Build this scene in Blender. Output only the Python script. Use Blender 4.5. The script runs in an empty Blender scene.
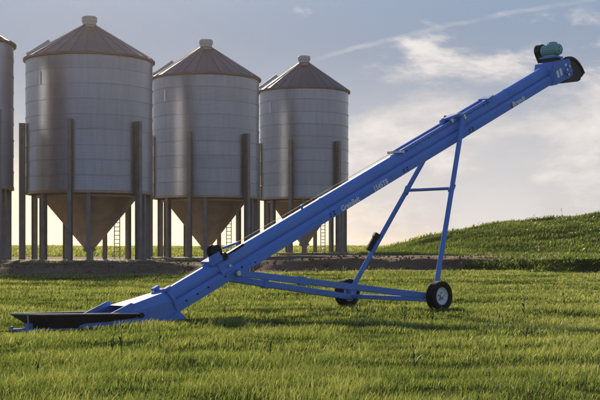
import bpy, math, random
import numpy as np
from mathutils import Vector, Matrix

scene = bpy.context.scene
col = scene.collection
R = math.radians
random.seed(4)
rng = np.random.default_rng(7)

# ------------------------------------------------------------------ camera
cam_d = bpy.data.cameras.new('camera')
cam = bpy.data.objects.new('camera', cam_d)
col.objects.link(cam)
cam.location = (0, 0, 1.49)
cam.rotation_euler = (R(90), 0, 0)
cam_d.sensor_width = 36
cam_d.lens = 36 * 1250 / 600
cam_d.shift_y = 0.08
cam_d.clip_start = 0.1
cam_d.clip_end = 20000
scene.camera = cam

# ------------------------------------------------------------------ sun and sky
SUN_AZ, SUN_EL = -10.0, 23.0          # degrees: left of straight ahead, above the horizon
sx, sy = math.sin(R(SUN_AZ)), math.cos(R(SUN_AZ))
sun_dir = Vector((sx * math.cos(R(SUN_EL)), sy * math.cos(R(SUN_EL)), math.sin(R(SUN_EL))))
sun_d = bpy.data.lights.new('sun', 'SUN')
sun_d.energy = 5.0
sun_d.angle = R(2.2)
sun_d.color = (1.0, 0.80, 0.56)
sun = bpy.data.objects.new('sun', sun_d)
col.objects.link(sun)
sun.rotation_euler = sun_dir.to_track_quat('Z', 'Y').to_euler()

world = bpy.data.worlds.new('World')
scene.world = world
world.use_nodes = True
wn, wl = world.node_tree.nodes, world.node_tree.links
wn.clear()


class NT:
    """small helper for node trees"""
    def __init__(self, nodes, links):
        self.n, self.l = nodes, links

    def add(self, typ, **kw):
        nd = self.n.new(typ)
        for k, v in kw.items():
            setattr(nd, k, v)
        return nd

    def put(self, nd, key, val):
        if isinstance(val, bpy.types.NodeSocket):
            self.l.new(val, nd.inputs[key])
        else:
            nd.inputs[key].default_value = val

    def math(self, op, a, b=0.0, c=0.0, clamp=False):
        nd = self.add('ShaderNodeMath', operation=op, use_clamp=clamp)
        self.put(nd, 0, a)
        self.put(nd, 1, b)
        self.put(nd, 2, c)
        return nd.outputs[0]

    def vmath(self, op, a, b=None, out=0):
        nd = self.add('ShaderNodeVectorMath', operation=op)
        self.put(nd, 0, a)
        if b is not None:
            self.put(nd, 1, b)
        return nd.outputs[out]

    def noise(self, vec, scale, detail=4, rough=0.5, out=0, dim='3D', dist=0.0):
        nd = self.add('ShaderNodeTexNoise', noise_dimensions=dim)
        if vec is not None:
            self.put(nd, 'Vector', vec)
        self.put(nd, 'Scale', scale)
        self.put(nd, 'Detail', detail)
        self.put(nd, 'Roughness', rough)
        self.put(nd, 'Distortion', dist)
        return nd.outputs[out]

    def ramp(self, fac, stops):
        nd = self.add('ShaderNodeValToRGB')
        e = nd.color_ramp.elements
        while len(e) < len(stops):
            e.new(0.5)
        for i, (p, c) in enumerate(stops):
            e[i].position = p
            e[i].color = tuple(c) + (1,) if len(c) == 3 else c
        self.put(nd, 'Fac', fac)
        return nd.outputs[0]

    def smooth(self, x, lo, hi, a=0.0, b=1.0):
        nd = self.add('ShaderNodeMapRange', interpolation_type='SMOOTHSTEP')
        self.put(nd, 0, x)
        self.put(nd, 1, lo)
        self.put(nd, 2, hi)
        self.put(nd, 3, a)
        self.put(nd, 4, b)
        return nd.outputs[0]

    def mix(self, fac, a, b, blend='MIX'):
        nd = self.add('ShaderNodeMix', data_type='RGBA', blend_type=blend)
        self.put(nd, 0, fac)
        for k, v in ((6, a), (7, b)):
            if not isinstance(v, bpy.types.NodeSocket) and len(v) == 3:
                v = tuple(v) + (1,)
            self.put(nd, k, v)
        return nd.outputs[2]


W = NT(wn, wl)
HAZE_TOP = (1.60, 2.12, 2.98)
VEIL, GLOW = (5.15, 5.0, 4.95), (9.6, 7.9, 5.4)
CLOUD_D, CLOUD_L = (4.15, 4.05, 4.15), (6.2, 5.8, 5.5)
sky = W.add('ShaderNodeTexSky', sky_type='NISHITA')
sky.sun_disc = False
sky.sun_elevation = R(SUN_EL)
sky.sun_rotation = R(SUN_AZ)
sky.altitude = 200
sky.air_density = 1.0
sky.dust_density = 0.25
sky.ozone_density = 3.0
tc = W.add('ShaderNodeTexCoord')
sep = W.add('ShaderNodeSeparateXYZ')
wl.new(tc.outputs['Generated'], sep.inputs[0])
zc = W.math('MAXIMUM', sep.outputs[2], 0.0)
dirv = tc.outputs['Generated']
# thin bright haze low over the fields, all round the horizon, warmer below the sun
toward = W.vmath('DOT_PRODUCT', dirv, (sx, sy, 0.0), out=1)
glow = W.math('MULTIPLY', W.smooth(toward, 0.955, 1.0), W.smooth(zc, 0.11, 0.01))
veil_c = W.mix(glow, VEIL, GLOW)
veil = W.math('POWER', W.math('SUBTRACT', 1.0, W.smooth(zc, 0.0, 0.25)), 1.7)
low = W.mix(W.math('MULTIPLY', veil, 0.92), HAZE_TOP, veil_c)
s1 = W.mix(W.smooth(zc, 0.14, 0.50), low, sky.outputs[0])
# broken cloud bank low in the sky
cp = W.vmath('ADD', W.vmath('MULTIPLY', dirv, (1.0, 1.0, 2.3)), (3.1, 0.4, 1.7))
nb = W.noise(cp, 6.5, 10, 0.62, dist=0.2)
nf = W.noise(cp, 16.0, 6, 0.6)
east = W.math('MULTIPLY', W.smooth(sep.outputs[0], -0.04, 0.07), W.smooth(zc, 0.205, 0.10))
cl = W.math('ADD', W.math('ADD', nb, W.math('MULTIPLY', nf, 0.16)), W.math('MULTIPLY', east, 0.20))
mask = W.math('MULTIPLY', W.smooth(cl, 0.66, 0.80), 0.85)
cloud_c = W.mix(W.smooth(nb, 0.46, 0.66), CLOUD_D, CLOUD_L)
s2 = W.mix(mask, s1, cloud_c)
# an old contrail, spread by the wind
yq = W.math('MAXIMUM', sep.outputs[1], 0.05)
gx = W.math('DIVIDE', sep.outputs[0], yq)
gz = W.math('DIVIDE', sep.outputs[2], yq)
curve = W.math('ADD', W.math('MULTIPLY_ADD', gx, 0.30, 0.147), W.math('MULTIPLY', W.math('MULTIPLY', gx, gx), -0.33))
wob = W.math('MULTIPLY', W.math('SUBTRACT', W.noise(cp, 30.0, 4, 0.6), 0.5), 0.006)
dist = W.math('ABSOLUTE', W.math('ADD', W.math('SUBTRACT', gz, curve), wob))
trail = W.math('MULTIPLY', W.smooth(dist, 0.0030, 0.0004), W.smooth(gx, -0.005, 0.05))
trail = W.math('MULTIPLY', trail, W.math('MULTIPLY', W.smooth(nf, 0.30, 0.65), 0.26))
skyc = W.mix(trail, s2, CLOUD_L)
bg = W.add('ShaderNodeBackground')
wl.new(skyc, bg.inputs[0])
bg.inputs[1].default_value = 0.10
wo = W.add('ShaderNodeOutputWorld')
wl.new(bg.outputs[0], wo.inputs[0])

vs = scene.view_settings
vs.view_transform = 'Standard'
vs.look = 'None'
vs.exposure = 0.6
vs.gamma = 1.0
vs.use_curve_mapping = False
scene.cycles.use_denoising = True
scene.cycles.max_bounces = 8
scene.cycles.transmission_bounces = 4
scene.cycles.sample_clamp_indirect = 4


# ------------------------------------------------------------------ mesh helpers
def tag(o, label=None, cat=None, group=None, kind=None):
    if label: o['label'] = label
    if cat: o['category'] = cat
    if group: o['group'] = group
    if kind: o['kind'] = kind
    return o


class MB:
    """collects shapes, links them as one mesh object"""
    def __init__(self):
        self.v, self.f = [], []

    def poly(self, pts, faces):
        b = len(self.v)
        self.v += [tuple(p) for p in pts]
        self.f += [tuple(i + b for i in f) for f in faces]
        return self

    def box(self, c, s, rot=None):
        pts = []
        for dx in (-.5, .5):
            for dy in (-.5, .5):
                for dz in (-.5, .5):
                    p = Vector((dx * s[0], dy * s[1], dz * s[2]))
                    if rot is not None: p = rot @ p
                    pts.append(p + Vector(c))
        return self.poly(pts, [(0, 1, 3, 2), (4, 6, 7, 5), (0, 4, 5, 1), (2, 3, 7, 6), (0, 2, 6, 4), (1, 5, 7, 3)])

    def frame_of(self, a, b, up=(0, 0, 1)):
        x = (Vector(b) - Vector(a)).normalized()
        up = Vector(up)
        if abs(x.dot(up)) > .98: up = Vector((0, 1, 0))
        y = up.cross(x).normalized()
        z = x.cross(y)
        return x, y, z

    def bar(self, a, b, w, h, up=(0, 0, 1), bev=0.0):
        """rectangular bar from a to b, bevelled long edges"""
        x, y, z = self.frame_of(a, b, up)
        if bev <= 0: bev = min(w, h) * 0.12
        q = []
        for (cx, cy) in ((1, 1), (-1, 1), (-1, -1), (1, -1)):
            px, py = cx * w / 2, cy * h / 2
            if cx * cy > 0:
                q += [(px, py - cy * bev), (px - cx * bev, py)]
            else:
                q += [(px - cx * bev, py), (px, py - cy * bev)]
        pts = [Vector(a) + y * p + z * r for p, r in q] + [Vector(b) + y * p + z * r for p, r in q]
        n = len(q)
        return self.poly(pts, [(i, (i + 1) % n, n + (i + 1) % n, n + i) for i in range(n)] +
                         [tuple(range(n - 1, -1, -1)), tuple(range(n, 2 * n))])

    def tube(self, pts, r, n=12, caps=True):
        pts = [Vector(p) for p in pts]
        rr = r if isinstance(r, (list, tuple)) else [r] * len(pts)
        b = len(self.v)
        for i, p in enumerate(pts):
            t = (pts[min(i + 1, len(pts) - 1)] - pts[max(i - 1, 0)]).normalized()
            up = Vector((0, 0, 1)) if abs(t.z) < .95 else Vector((0, 1, 0))
            y = up.cross(t).normalized()
            z = t.cross(y)
            for k in range(n):
                a = 2 * math.pi * k / n
                self.v.append(tuple(p + y * math.cos(a) * rr[i] + z * math.sin(a) * rr[i]))
        for i in range(len(pts) - 1):
            for k in range(n):
                k2 = (k + 1) % n
                self.f.append((b + i * n + k, b + i * n + k2, b + (i + 1) * n + k2, b + (i + 1) * n + k))
        if caps:
            self.f.append(tuple(b + k for k in range(n - 1, -1, -1)))
            self.f.append(tuple(b + (len(pts) - 1) * n + k for k in range(n)))
        return self

    def lathe(self, prof, n=32, o=(0, 0, 0), axis='Z', a0=0.0, a1=2 * math.pi, mat=None):
        """prof: (r, h) pairs turned about an axis"""
        b = len(self.v)
        full = abs(a1 - a0 - 2 * math.pi) < 1e-6
        m = n if full else n + 1
        for r, h in prof:
            for k in range(m):
                a = a0 + (a1 - a0) * k / n
                p = Vector((r * math.cos(a), r * math.sin(a), h))
                if axis == 'Y': p = Vector((p.x, p.z, p.y))
                if mat is not None: p = mat @ p
                self.v.append(tuple(p + Vector(o)))
        for i in range(len(prof) - 1):
            for k in range(n):
                k2 = (k + 1) % m
                q = (b + i * m + k, b + i * m + k2, b + (i + 1) * m + k2, b + (i + 1) * m + k)
                self.f.append(q if axis == 'Z' else q[::-1])
        return self

    def prism(self, poly2, fn, t0, t1):
        """poly2 outline extruded from t0 to t1; fn(a, b, t) gives the point"""
        n = len(poly2)
        pts = [fn(p, q, t0) for p, q in poly2] + [fn(p, q, t1) for p, q in poly2]
        return self.poly(pts, [tuple(range(n)), tuple(range(2 * n - 1, n - 1, -1))] +
                         [(i, n + i, n + (i + 1) % n, (i + 1) % n) for i in range(n)])

    def mesh(self, name, smooth=True, ang=35, fix=True):
        me = bpy.data.meshes.new(name)
        me.from_pydata(self.v, [], self.f)
        if fix:
            import bmesh
            bm = bmesh.new()
            bm.from_mesh(me)
            bmesh.ops.recalc_face_normals(bm, faces=bm.faces)
            bm.to_mesh(me)
            bm.free()
        if smooth:
            me.polygons.foreach_set('use_smooth', [True] * len(me.polygons))
            me.set_sharp_from_angle(angle=R(ang))
        me.update()
        return me

    def build(self, name, mat, parent=None, smooth=True, ang=35, loc=None):
        me = self.mesh(name, smooth, ang)
        me.materials.append(mat)
        return link(name, me, parent, loc)


def link(name, me, parent=None, loc=None):
    o = bpy.data.objects.new(name, me)
    col.objects.link(o)
    if parent is not None: o.parent = parent
    if loc is not None: o.location = loc
    return o


def empty(name, loc, rz=0.0):
    o = bpy.data.objects.new(name, None)
    o.empty_display_size = 0.3
    col.objects.link(o)
    o.location = loc
    o.rotation_euler = (0, 0, rz)
    return o


# ------------------------------------------------------------------ materials
def material(name):
    m = bpy.data.materials.new(name)
    m.use_nodes = True
    nt = NT(m.node_tree.nodes, m.node_tree.links)
    p = m.node_tree.nodes['Principled BSDF']
    return m, nt, p


def simple(name, c1, c2, rough=0.5, metal=0.0, scale=6.0, bump=0.0, coat=0.0, rough2=None, dirt=None, dirt_amt=0.5, dust=False):
    m, T, p = material(name)
    tcn = T.add('ShaderNodeTexCoord')
    v = tcn.outputs['Object']
    n = T.noise(v, scale, 6, 0.6)
    c = T.mix(T.smooth(n, 0.3, 0.7), c1, c2)
    if dirt is not None:
        nd = T.noise(v, scale * 0.45, 8, 0.68)
        c = T.mix(T.math('MULTIPLY', T.smooth(nd, 0.50, 0.72), dirt_amt), c, dirt)
    if dust:                                        # dried splashes of soil thrown up from the ground
        sz = T.add('ShaderNodeSeparateXYZ')
        T.l.new(v, sz.inputs[0])
        f1 = T.math('MULTIPLY', T.smooth(sz.outputs[2], 1.1, 0.0), T.smooth(T.noise(v, 3.2, 9, 0.72), 0.42, 0.66))
        spl = T.math('MULTIPLY', T.smooth(T.noise(v, 26.0, 3, 0.6), 0.62, 0.70), T.smooth(sz.outputs[2], 2.4, 0.2))
        c = T.mix(T.math('MULTIPLY', T.math('MAXIMUM', f1, spl), 0.5), c, (0.20, 0.165, 0.12))
        T.put(p, 'Specular IOR Level', 0.14)
    T.put(p, 'Base Color', c)
    T.put(p, 'Metallic', metal)
    T.put(p, 'Roughness', T.smooth(n, 0.25, 0.75, rough, rough2 if rough2 is not None else rough * 1.25))
    T.put(p, 'Coat Weight', coat)
    T.put(p, 'Coat Roughness', 0.15)
    if bump > 0:
        b = T.add('ShaderNodeBump')
        T.put(b, 'Strength', bump)
        T.put(b, 'Distance', 0.02)
        T.put(b, 'Height', T.noise(v, scale * 6, 4, 0.6))
        T.l.new(b.outputs[0], p.inputs['Normal'])
    return m


M = {}
M['blue'] = simple('blue_paint', (0.125, 0.250, 0.63), (0.142, 0.275, 0.67), 0.62, 0.0, 1.6, 0.02, 0.0,
                   dirt=(0.22, 0.31, 0.52), dirt_amt=0.5, dust=True)
M['blue_tube'] = simple('blue_tube_paint', (0.125, 0.255, 0.65), (0.142, 0.280, 0.69), 0.33, 0.0, 1.2, 0.02, 0.0,
                        dirt=(0.22, 0.32, 0.55), dirt_amt=0.45, dust=True)
M['blackrubber'] = simple('black_rubber', (0.010, 0.010, 0.010), (0.020, 0.018, 0.017), 0.75, 0, 9, 0.2,
                          dirt=(0.07, 0.055, 0.04), dirt_amt=0.5)
M['blacksteel'] = simple('black_steel', (0.010, 0.010, 0.011), (0.018, 0.017, 0.016), 0.5, 0, 4, 0.05,
                         dirt=(0.05, 0.042, 0.032), dirt_amt=0.5)
M['tray'] = simple('tray_steel', (0.040, 0.032, 0.026), (0.058, 0.045, 0.036), 0.6, 0, 4, 0.05, dirt=(0.09, 0.07, 0.05), dirt_amt=0.5)
M['teal'] = simple('teal_enamel', (0.20, 0.42, 0.40), (0.23, 0.46, 0.44), 0.4, 0, 5, 0.03)
M['white'] = simple('white_enamel', (0.66, 0.70, 0.74), (0.74, 0.77, 0.80), 0.4, 0, 6, 0.02, dirt=(0.35, 0.32, 0.28), dirt_amt=0.4)
M['decal'] = simple('white_decal', (0.86, 0.87, 0.84), (0.90, 0.90, 0.88), 0.5, 0, 6)
M['red'] = simple('red_decal', (0.42, 0.02, 0.03), (0.48, 0.03, 0.03), 0.5, 0, 6)
M['zinc'] = simple('zinc_bolt', (0.50, 0.49, 0.46), (0.62, 0.61, 0.58), 0.35, 0.9, 20)
M['wire'] = simple('steel_wire', (0.20, 0.195, 0.19), (0.28, 0.275, 0.265), 0.6, 0.3, 20)
M['concrete'] = simple('concrete', (0.26, 0.25, 0.235), (0.34, 0.33, 0.31), 0.9, 0, 2.2, 0.3)
M['cap'] = simple('cap_sheet', (0.38, 0.38, 0.39), (0.45, 0.45, 0.46), 0.55, 0.35, 3)
M['hopper'] = simple('hopper_steel', (0.25, 0.215, 0.185), (0.33, 0.285, 0.245), 0.42, 0.7, 1.2, 0.05)  # warm brown tint: light bounced off the bare earth, put into the colour
M['column'] = simple('column_steel', (0.19, 0.188, 0.19), (0.26, 0.258, 0.258), 0.55, 0.55, 1.6, 0.05)
M['weed'] = simple('weed_leaf', (0.040, 0.066, 0.026), (0.070, 0.095, 0.038), 0.6, 0, 8)


def galvanised(name, base, rough, pitch):
    m, T, p = material(name)
    tcn = T.add('ShaderNodeTexCoord')
    v = tcn.outputs['Object']
    oi = T.add('ShaderNodeObjectInfo')
    # spangle and streaks
    st = T.vmath('MULTIPLY', v, (2.2, 2.2, 0.25))
    n1 = T.noise(st, 1.1, 6, 0.65)
    n2 = T.noise(v, 14, 3, 0.6)
    f = T.math('ADD', T.math('MULTIPLY', n1, 0.7), T.math('MULTIPLY', n2, 0.3))
    lo = tuple(c * 0.88 for c in base)
    hi = tuple(min(1, c * 1.10) for c in base)
    c = T.mix(T.smooth(f, 0.32, 0.68), lo, hi)
    rnd = T.math('MULTIPLY_ADD', oi.outputs['Random'], 0.12, 0.93)
    hs = T.add('ShaderNodeHueSaturation')
    T.put(hs, 'Value', rnd)
    T.put(hs, 'Color', c)
    T.put(p, 'Base Color', hs.outputs[0])
    T.put(p, 'Metallic', 0.9)
    T.put(p, 'Roughness', T.smooth(f, 0.3, 0.7, rough * 0.85, rough * 1.2))
    if pitch > 0:
        s = T.add('ShaderNodeSeparateXYZ')
        T.l.new(v, s.inputs[0])
        wv = T.math('SINE', T.math('MULTIPLY', s.outputs[2], 2 * math.pi / pitch))
        b = T.add('ShaderNodeBump')
        T.put(b, 'Strength', 0.22)
        T.put(b, 'Distance', 0.012)
        ang_ = T.math('ARCTAN2', s.outputs[1], s.outputs[0])
        fr_ = T.math('FRACT', T.math('MULTIPLY_ADD', ang_, 10 / (2 * math.pi), T.math('MULTIPLY', oi.outputs['Random'], 7.0)))
        seam = T.math('LESS_THAN', fr_, 0.018)
        T.put(hs, 'Value', T.math('MULTIPLY', rnd, T.math('MULTIPLY_ADD', seam, -0.12, 1.0)))
        T.put(b, 'Height', T.math('ADD', wv, T.math('MULTIPLY', n2, 0.8)))
        T.l.new(b.outputs[0], p.inputs['Normal'])
    return m


M['galv'] = galvanised('galvanised_corrugated', (0.30, 0.328, 0.385), 0.36, 0.105)
M['roof'] = galvanised('galvanised_roof', (0.115, 0.132, 0.170), 0.58, 0)

# ------------------------------------------------------------------ terrain
_lat = rng.random((256, 256))


def vnoise(x, y):
    x = np.asarray(x, float)
    y = np.asarray(y, float)
    xi, yi = np.floor(x).astype(int), np.floor(y).astype(int)
    fx, fy = x - xi, y - yi
    fx, fy = fx * fx * (3 - 2 * fx), fy * fy * (3 - 2 * fy)
    g = lambda a, b: _lat[a % 256, b % 256]
    return ((g(xi, yi) * (1 - fx) + g(xi + 1, yi) * fx) * (1 - fy) +
            (g(xi, yi + 1) * (1 - fx) + g(xi + 1, yi + 1) * fx) * fy) * 2 - 1


def fbm(x, y, o=4):
    s, a, t = 0, 1.0, 0
    for k in range(o):
        s = s + a * vnoise(x * 2 ** k + 17.3 * k, y * 2 ** k + 9.1 * k)
        t += a
        a *= 0.5
    return s / t


def sst(x, a, b):
    t = np.clip((np.asarray(x, float) - a) / (b - a), 0, 1)
    return t * t * (3 - 2 * t)


def yard_level(x):
    return 0.40 + 0.50 * sst(x, -12, 4)


def ground_h(x, y):
    x = np.asarray(x, float)
    y = np.asarray(y, float)
    near = 1 - sst(y, 44, 62)
    h = near * (-0.10 * sst(-x, 1.5, 6) * (1 - sst(y, 28, 40)))
    # low swells in the lawn, long across the view
    h = h + 0.13 * fbm(x / 5.0 + 3, y / 2.6) * (1 - sst(y, 70, 100)) * sst(y, 4, 12)
    h = h + 0.035 * fbm(x / 1.1, y / 0.8 + 5, 3) * (1 - sst(y, 40, 70))
    # rise to the yard the bins stand on, a bank on the right
    lev = yard_level(x)
    h = h + lev * (0.30 * sst(y, 40, 60) + 0.70 * sst(y + 1.0 * vnoise(x / 5, x * 0) + 0.5 * fbm(x / 1.2, y / 1.2, 3), 62.2, 63.9))
    # far field
    h = h + (1.0 * sst(y, 125, 230) + 0.35) * sst(y, 118, 150) * (1.62 - lev) / 1.35
    h = h + 0.16 * fbm(x / 9, y / 14 + 3) * sst(y, 128, 170)
    # hill on the right
    prof = np.interp(x, [6, 8.5, 12, 14.4, 19.2, 25, 29, 45, 80, 200], [0, .35, 1.25, 1.95, 2.80, 3.50, 4.15, 5.6, 6.6, 6.9])
    hill = prof * sst(y, 80, 122) * (1 - sst(y, 124, 165))
    h = h + hill * (1 + 0.07 * fbm(x / 8, y / 6, 3))
    hm = sst(hill, 0.1, 1.2)
    h = h + hm * (0.50 * fbm(x / 4.0 + 11, y / 3.2, 4) + 0.14 * fbm(x / 1.1, y / 1.0, 2))
    return h


def yard_mask(x, y):
    """>0 inside the bare earth yard"""
    e = 1.6 * fbm(x / 4.0, y / 4.0 + 40, 4)
    near = (y - (58.5 + 3.0 * sst(x, -9, 2) + 4.2 * sst(x, 4.5, 12)) + e)
    far = 131 - 52 * sst(x, 2, 7) - y + e * (2 - 1.4 * sst(x, 2, 7))
    right = (15.2 - x) + e * 0.8 + 0.06 * (y - 70)
    return np.minimum(np.minimum(near, far), right)


def grid_mesh(name, xs, ys, zfun, mat):
    X, Y = np.meshgrid(xs, ys)
    Z = zfun(X, Y)
    nx, ny = len(xs), len(ys)
    co = np.stack([X, Y, Z], -1).reshape(-1, 3)
    i = np.arange(nx * ny).reshape(ny, nx)
    q = np.stack([i[:-1, :-1], i[:-1, 1:], i[1:, 1:], i[1:, :-1]], -1).reshape(-1, 4)
    me = bpy.data.meshes.new(name)
    me.vertices.add(len(co))
    me.vertices.foreach_set('co', co.ravel())
    me.loops.add(q.size)
    me.loops.foreach_set('vertex_index', q.ravel().astype(np.int32))
    me.polygons.add(len(q))
    me.polygons.foreach_set('loop_start', (np.arange(len(q)) * 4).astype(np.int32))
    me.polygons.foreach_set('use_smooth', np.ones(len(q), bool))
    me.update(calc_edges=True)
    me.materials.append(mat)
    return link(name, me)


def soil_mat():
    m, T, p = material('turf')
    g = T.add('ShaderNodeNewGeometry').outputs['Position']
    a = T.noise(g, 0.35, 6, 0.6)
    b = T.noise(g, 7.0, 5, 0.7)
    c = T.mix(T.smooth(a, 0.35, 0.65), (0.036, 0.052, 0.015), (0.060, 0.068, 0.022))
    c = T.mix(T.smooth(b, 0.35, 0.75, 0.0, 0.7), c, (0.022, 0.030, 0.010))
    T.put(p, 'Base Color', c)
    T.put(p, 'Roughness', 0.95)
    T.put(p, 'Specular IOR Level', 0.0)
    bp = T.add('ShaderNodeBump')
    T.put(bp, 'Strength', 0.8)
    T.put(bp, 'Distance', 0.08)
    T.put(bp, 'Height', b)
    T.l.new(bp.outputs[0], p.inputs['Normal'])
    return m


def yard_mat():
    m, T, p = material('bare_earth')
    g = T.add('ShaderNodeNewGeometry').outputs['Position']
    a = T.noise(T.vmath('MULTIPLY', g, (0.5, 1.3, 1.0)), 0.35, 7, 0.62)
    b = T.noise(g, 5.0, 6, 0.7)
    c = T.mix(T.smooth(a, 0.35, 0.65), (0.115, 0.074, 0.050), (0.215, 0.142, 0.094))
    c = T.mix(T.smooth(b, 0.3, 0.75, 0.0, 0.6), c, (0.085, 0.060, 0.045))
    T.put(p, 'Base Color', c)
    T.put(p, 'Roughness', 0.95)
    T.put(p, 'Specular IOR Level', 0.15)
    bp = T.add('ShaderNodeBump')
    T.put(bp, 'Strength', 0.9)
    T.put(bp, 'Distance', 0.08)
    T.put(bp, 'Height', b)
    T.l.new(bp.outputs[0], p.inputs['Normal'])
    return m


far_x = np.array([75, 95, 120, 160, 220, 320, 500, 900, 1600, 2600.])
xs = np.concatenate([-far_x[::-1], np.arange(-60, 60.01, 0.4), far_x])
ys = np.concatenate([[-400, -120, -50, -20, -8, 0], np.arange(4, 62, 0.3), np.arange(62, 150, 0.6), np.arange(150, 300, 5),
                     [320, 360, 420, 520, 700, 1000, 1600, 2600]])
ground = grid_mesh('ground', xs, ys, ground_h, soil_mat())
tag(ground, kind='structure')

yx = np.arange(-75, 16.01, 0.25)
yy = np.concatenate([np.arange(52, 80, 0.22), np.arange(80, 136.01, 0.5)])


def yard_z(x, y):
    m = yard_mask(x, y)
    ruts = 0.04 * fbm(x / 3, y / 0.8, 3) + 0.06 * fbm(x / 0.7, y / 0.7 + 3, 3)
    return ground_h(x, y) + np.clip(m, -1.2, 0.5) * 0.16 + ruts * sst(m, 0, 2)


yard = grid_mesh('gravel_yard', yx, yy, yard_z, yard_mat())
tag(yard, kind='structure')


def surf(x, y):
    return float(max(ground_h(x, y), yard_z(x, y) if (-75 < x < 16 and 52 < y < 136) else -9))


# ------------------------------------------------------------------ grain bins
RINGS = 9
Z_RIM, Z_EAVE, Z_TOP = 5.15, 14.92, 17.62


def ibeam(r, ang, z0, z1, wt=0.28, dr=0.40):
    mb = MB()
    rot = Matrix.Rotation(ang, 3, 'Z')
    for (cr, wr, wtan) in ((r - dr / 2, 0.05, wt), (r + dr / 2, 0.05, wt), (r, dr - 0.05, 0.06)):
        mb.box(rot @ Vector((cr, 0, (z0 + z1) / 2)), (wr, wtan, z1 - z0), rot)
    return mb


def grain_bin(x, y, Rw, label, base=None):
    face = math.atan2(-y, -x)                     # direction to the camera side of the yard
    z = surf(x, y) if base is None else base
    root = empty('grain_bin', (x, y, z))
    tag(root, label, 'grain bin', 'row of steel hopper bins')
    ang = lambda deg: face + R(deg)               # + is to the right as seen from the lawn
    # footing
    MB().lathe([(0, -0.6), (Rw + 0.95, -0.6), (Rw + 0.95, 0.09), (Rw + 0.9, 0.12), (0, 0.12)], 40).build('concrete_pad', M['concrete'], root, ang=30)
    # wall rings
    hr = (Z_EAVE - Z_RIM) / RINGS
    for k in range(RINGS):
        a, b = Z_RIM + k * hr, Z_RIM + (k + 1) * hr
        off = 0.0 if k % 2 else 0.012
        MB().lathe([(Rw + off, a + 0.002), (Rw + off, b - 0.075), (Rw + off + 0.03, b - 0.065), (Rw + off + 0.03, b - 0.012),
                    (Rw + off, b - 0.002), (Rw - 0.05, b - 0.002), (Rw - 0.05, a + 0.002), (Rw + off, a + 0.002)], 72).build('wall_ring', M['galv'], root)
    # roof: ribbed wedge panels
    n = 28
    Re, Rc = Rw + 0.16, 0.42
    ze = Z_EAVE + 0.02
    half = math.pi / n
    mb = MB()
    pts, nseg = [], 1
    def rp(r, a, up=0.0):
        t = (Re - r) / (Re - Rc)
        return Vector((r * math.cos(a), r * math.sin(a), ze + t * (Z_TOP - ze) + up))
    w_o, w_i = 0.045 / Re, 0.03 / Rc
    sec = lambda r, w: [rp(r, -half + 0.0004, 0), rp(r, half - 2 * w, 0), rp(r, half - 1.7 * w, 0.045), rp(r, half - 0.3 * w, 0.045), rp(r, half - 0.0004, 0)]
    so, si = sec(Re, w_o), sec(Rc, w_i)
    lo_o, lo_i = [p - Vector((0, 0, 0.05)) for p in (so[0], so[-1])], [p - Vector((0, 0, 0.05)) for p in (si[0], si[-1])]
    ring_o, ring_i = so + lo_o[::-1], si + lo_i[::-1]
    m7 = len(ring_o)
    mb.poly(ring_o + ring_i, [(i, (i + 1) % m7, m7 + (i + 1) % m7, m7 + i) for i in range(m7)] + [tuple(range(m7 - 1, -1, -1)), tuple(range(m7, 2 * m7))])
    me = mb.mesh('roof_panel', smooth=False)
    me.materials.append(M['roof'])
    for k in range(n):
        o = link('roof_panel', me, root)
        o.rotation_euler = (0, 0, 2 * half * k)
    MB().lathe([(Re - 0.14, ze - 0.16), (Re + 0.03, ze - 0.16), (Re + 0.05, ze - 0.03), (Re - 0.02, ze - 0.055), (Re - 0.14, ze - 0.055), (Re - 0.14, ze - 0.16)], 72).build('eave_ring', M['roof'], root)
    # cap on the peak
    cap = MB().lathe([(0.50, Z_TOP - 0.12), (0.50, Z_TOP + 0.22), (0.0, Z_TOP + 0.22)], 28).build('roof_collar', M['cap'], root)
    MB().lathe([(0.0, Z_TOP + 0.23), (0.57, Z_TOP + 0.23), (0.57, Z_TOP + 0.52), (0.5, Z_TOP + 0.60), (0.0, Z_TOP + 0.64)], 28).build('cap_lid', M['cap'], cap)
    rot = Matrix.Rotation(ang(4), 3, 'Z')
    sl = math.atan2(Z_TOP - ze, Re - Rc)
    tilt = rot @ Matrix.Rotation(sl, 3, 'Y')
    zr = lambda r: ze + (Re - r) / (Re - Rc) * (Z_TOP - ze)
    MB().box(rot @ Vector((1.05, 0, zr(1.05) + 0.14)), (0.12, 0.62, 0.10), tilt).build('roof_step', M['cap'], root)
    # hatch on the left slope
    rot = Matrix.Rotation(ang(-103), 3, 'Z')
    tilt = rot @ Matrix.Rotation(sl, 3, 'Y')
    mb = MB()
    prof = [(0.42 * math.cos(t), 0.62 * math.sin(t) - 0.12) for t in np.linspace(0, math.pi, 9)]
    c0 = rot @ Vector((Rw * 0.78, 0, zr(Rw * 0.78)))
    mb.prism(prof, lambda p, q, t: c0 + tilt @ Vector((t, p, q)), -0.95, 0.95)
    hatch = mb.build('roof_hatch', M['cap'], root)
    mb = MB()
    mb.prism([(p * 1.07, q * 1.05 + 0.012) for p, q in prof], lambda p, q, t: c0 + tilt @ Vector((t, p, q)), 0.80, 1.02)
    mb.build('hatch_rim', M['cap'], hatch)
    # level strip on the wall
    rot = Matrix.Rotation(ang(-48), 3, 'Z')
    MB().box(rot @ Vector((Rw + 0.035, 0, Z_EAVE - 1.75)), (0.05, 0.12, 0.95), rot).build('level_window', M['decal'], root)
    # bottom ring beam, hopper cone
    MB().lathe([(Rw - 0.25, Z_RIM - 0.20), (Rw + 0.045, Z_RIM - 0.20), (Rw + 0.045, Z_RIM - 0.002), (Rw - 0.25, Z_RIM - 0.002), (Rw - 0.25, Z_RIM - 0.20)], 64).build('ring_beam', M['hopper'], root)
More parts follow.
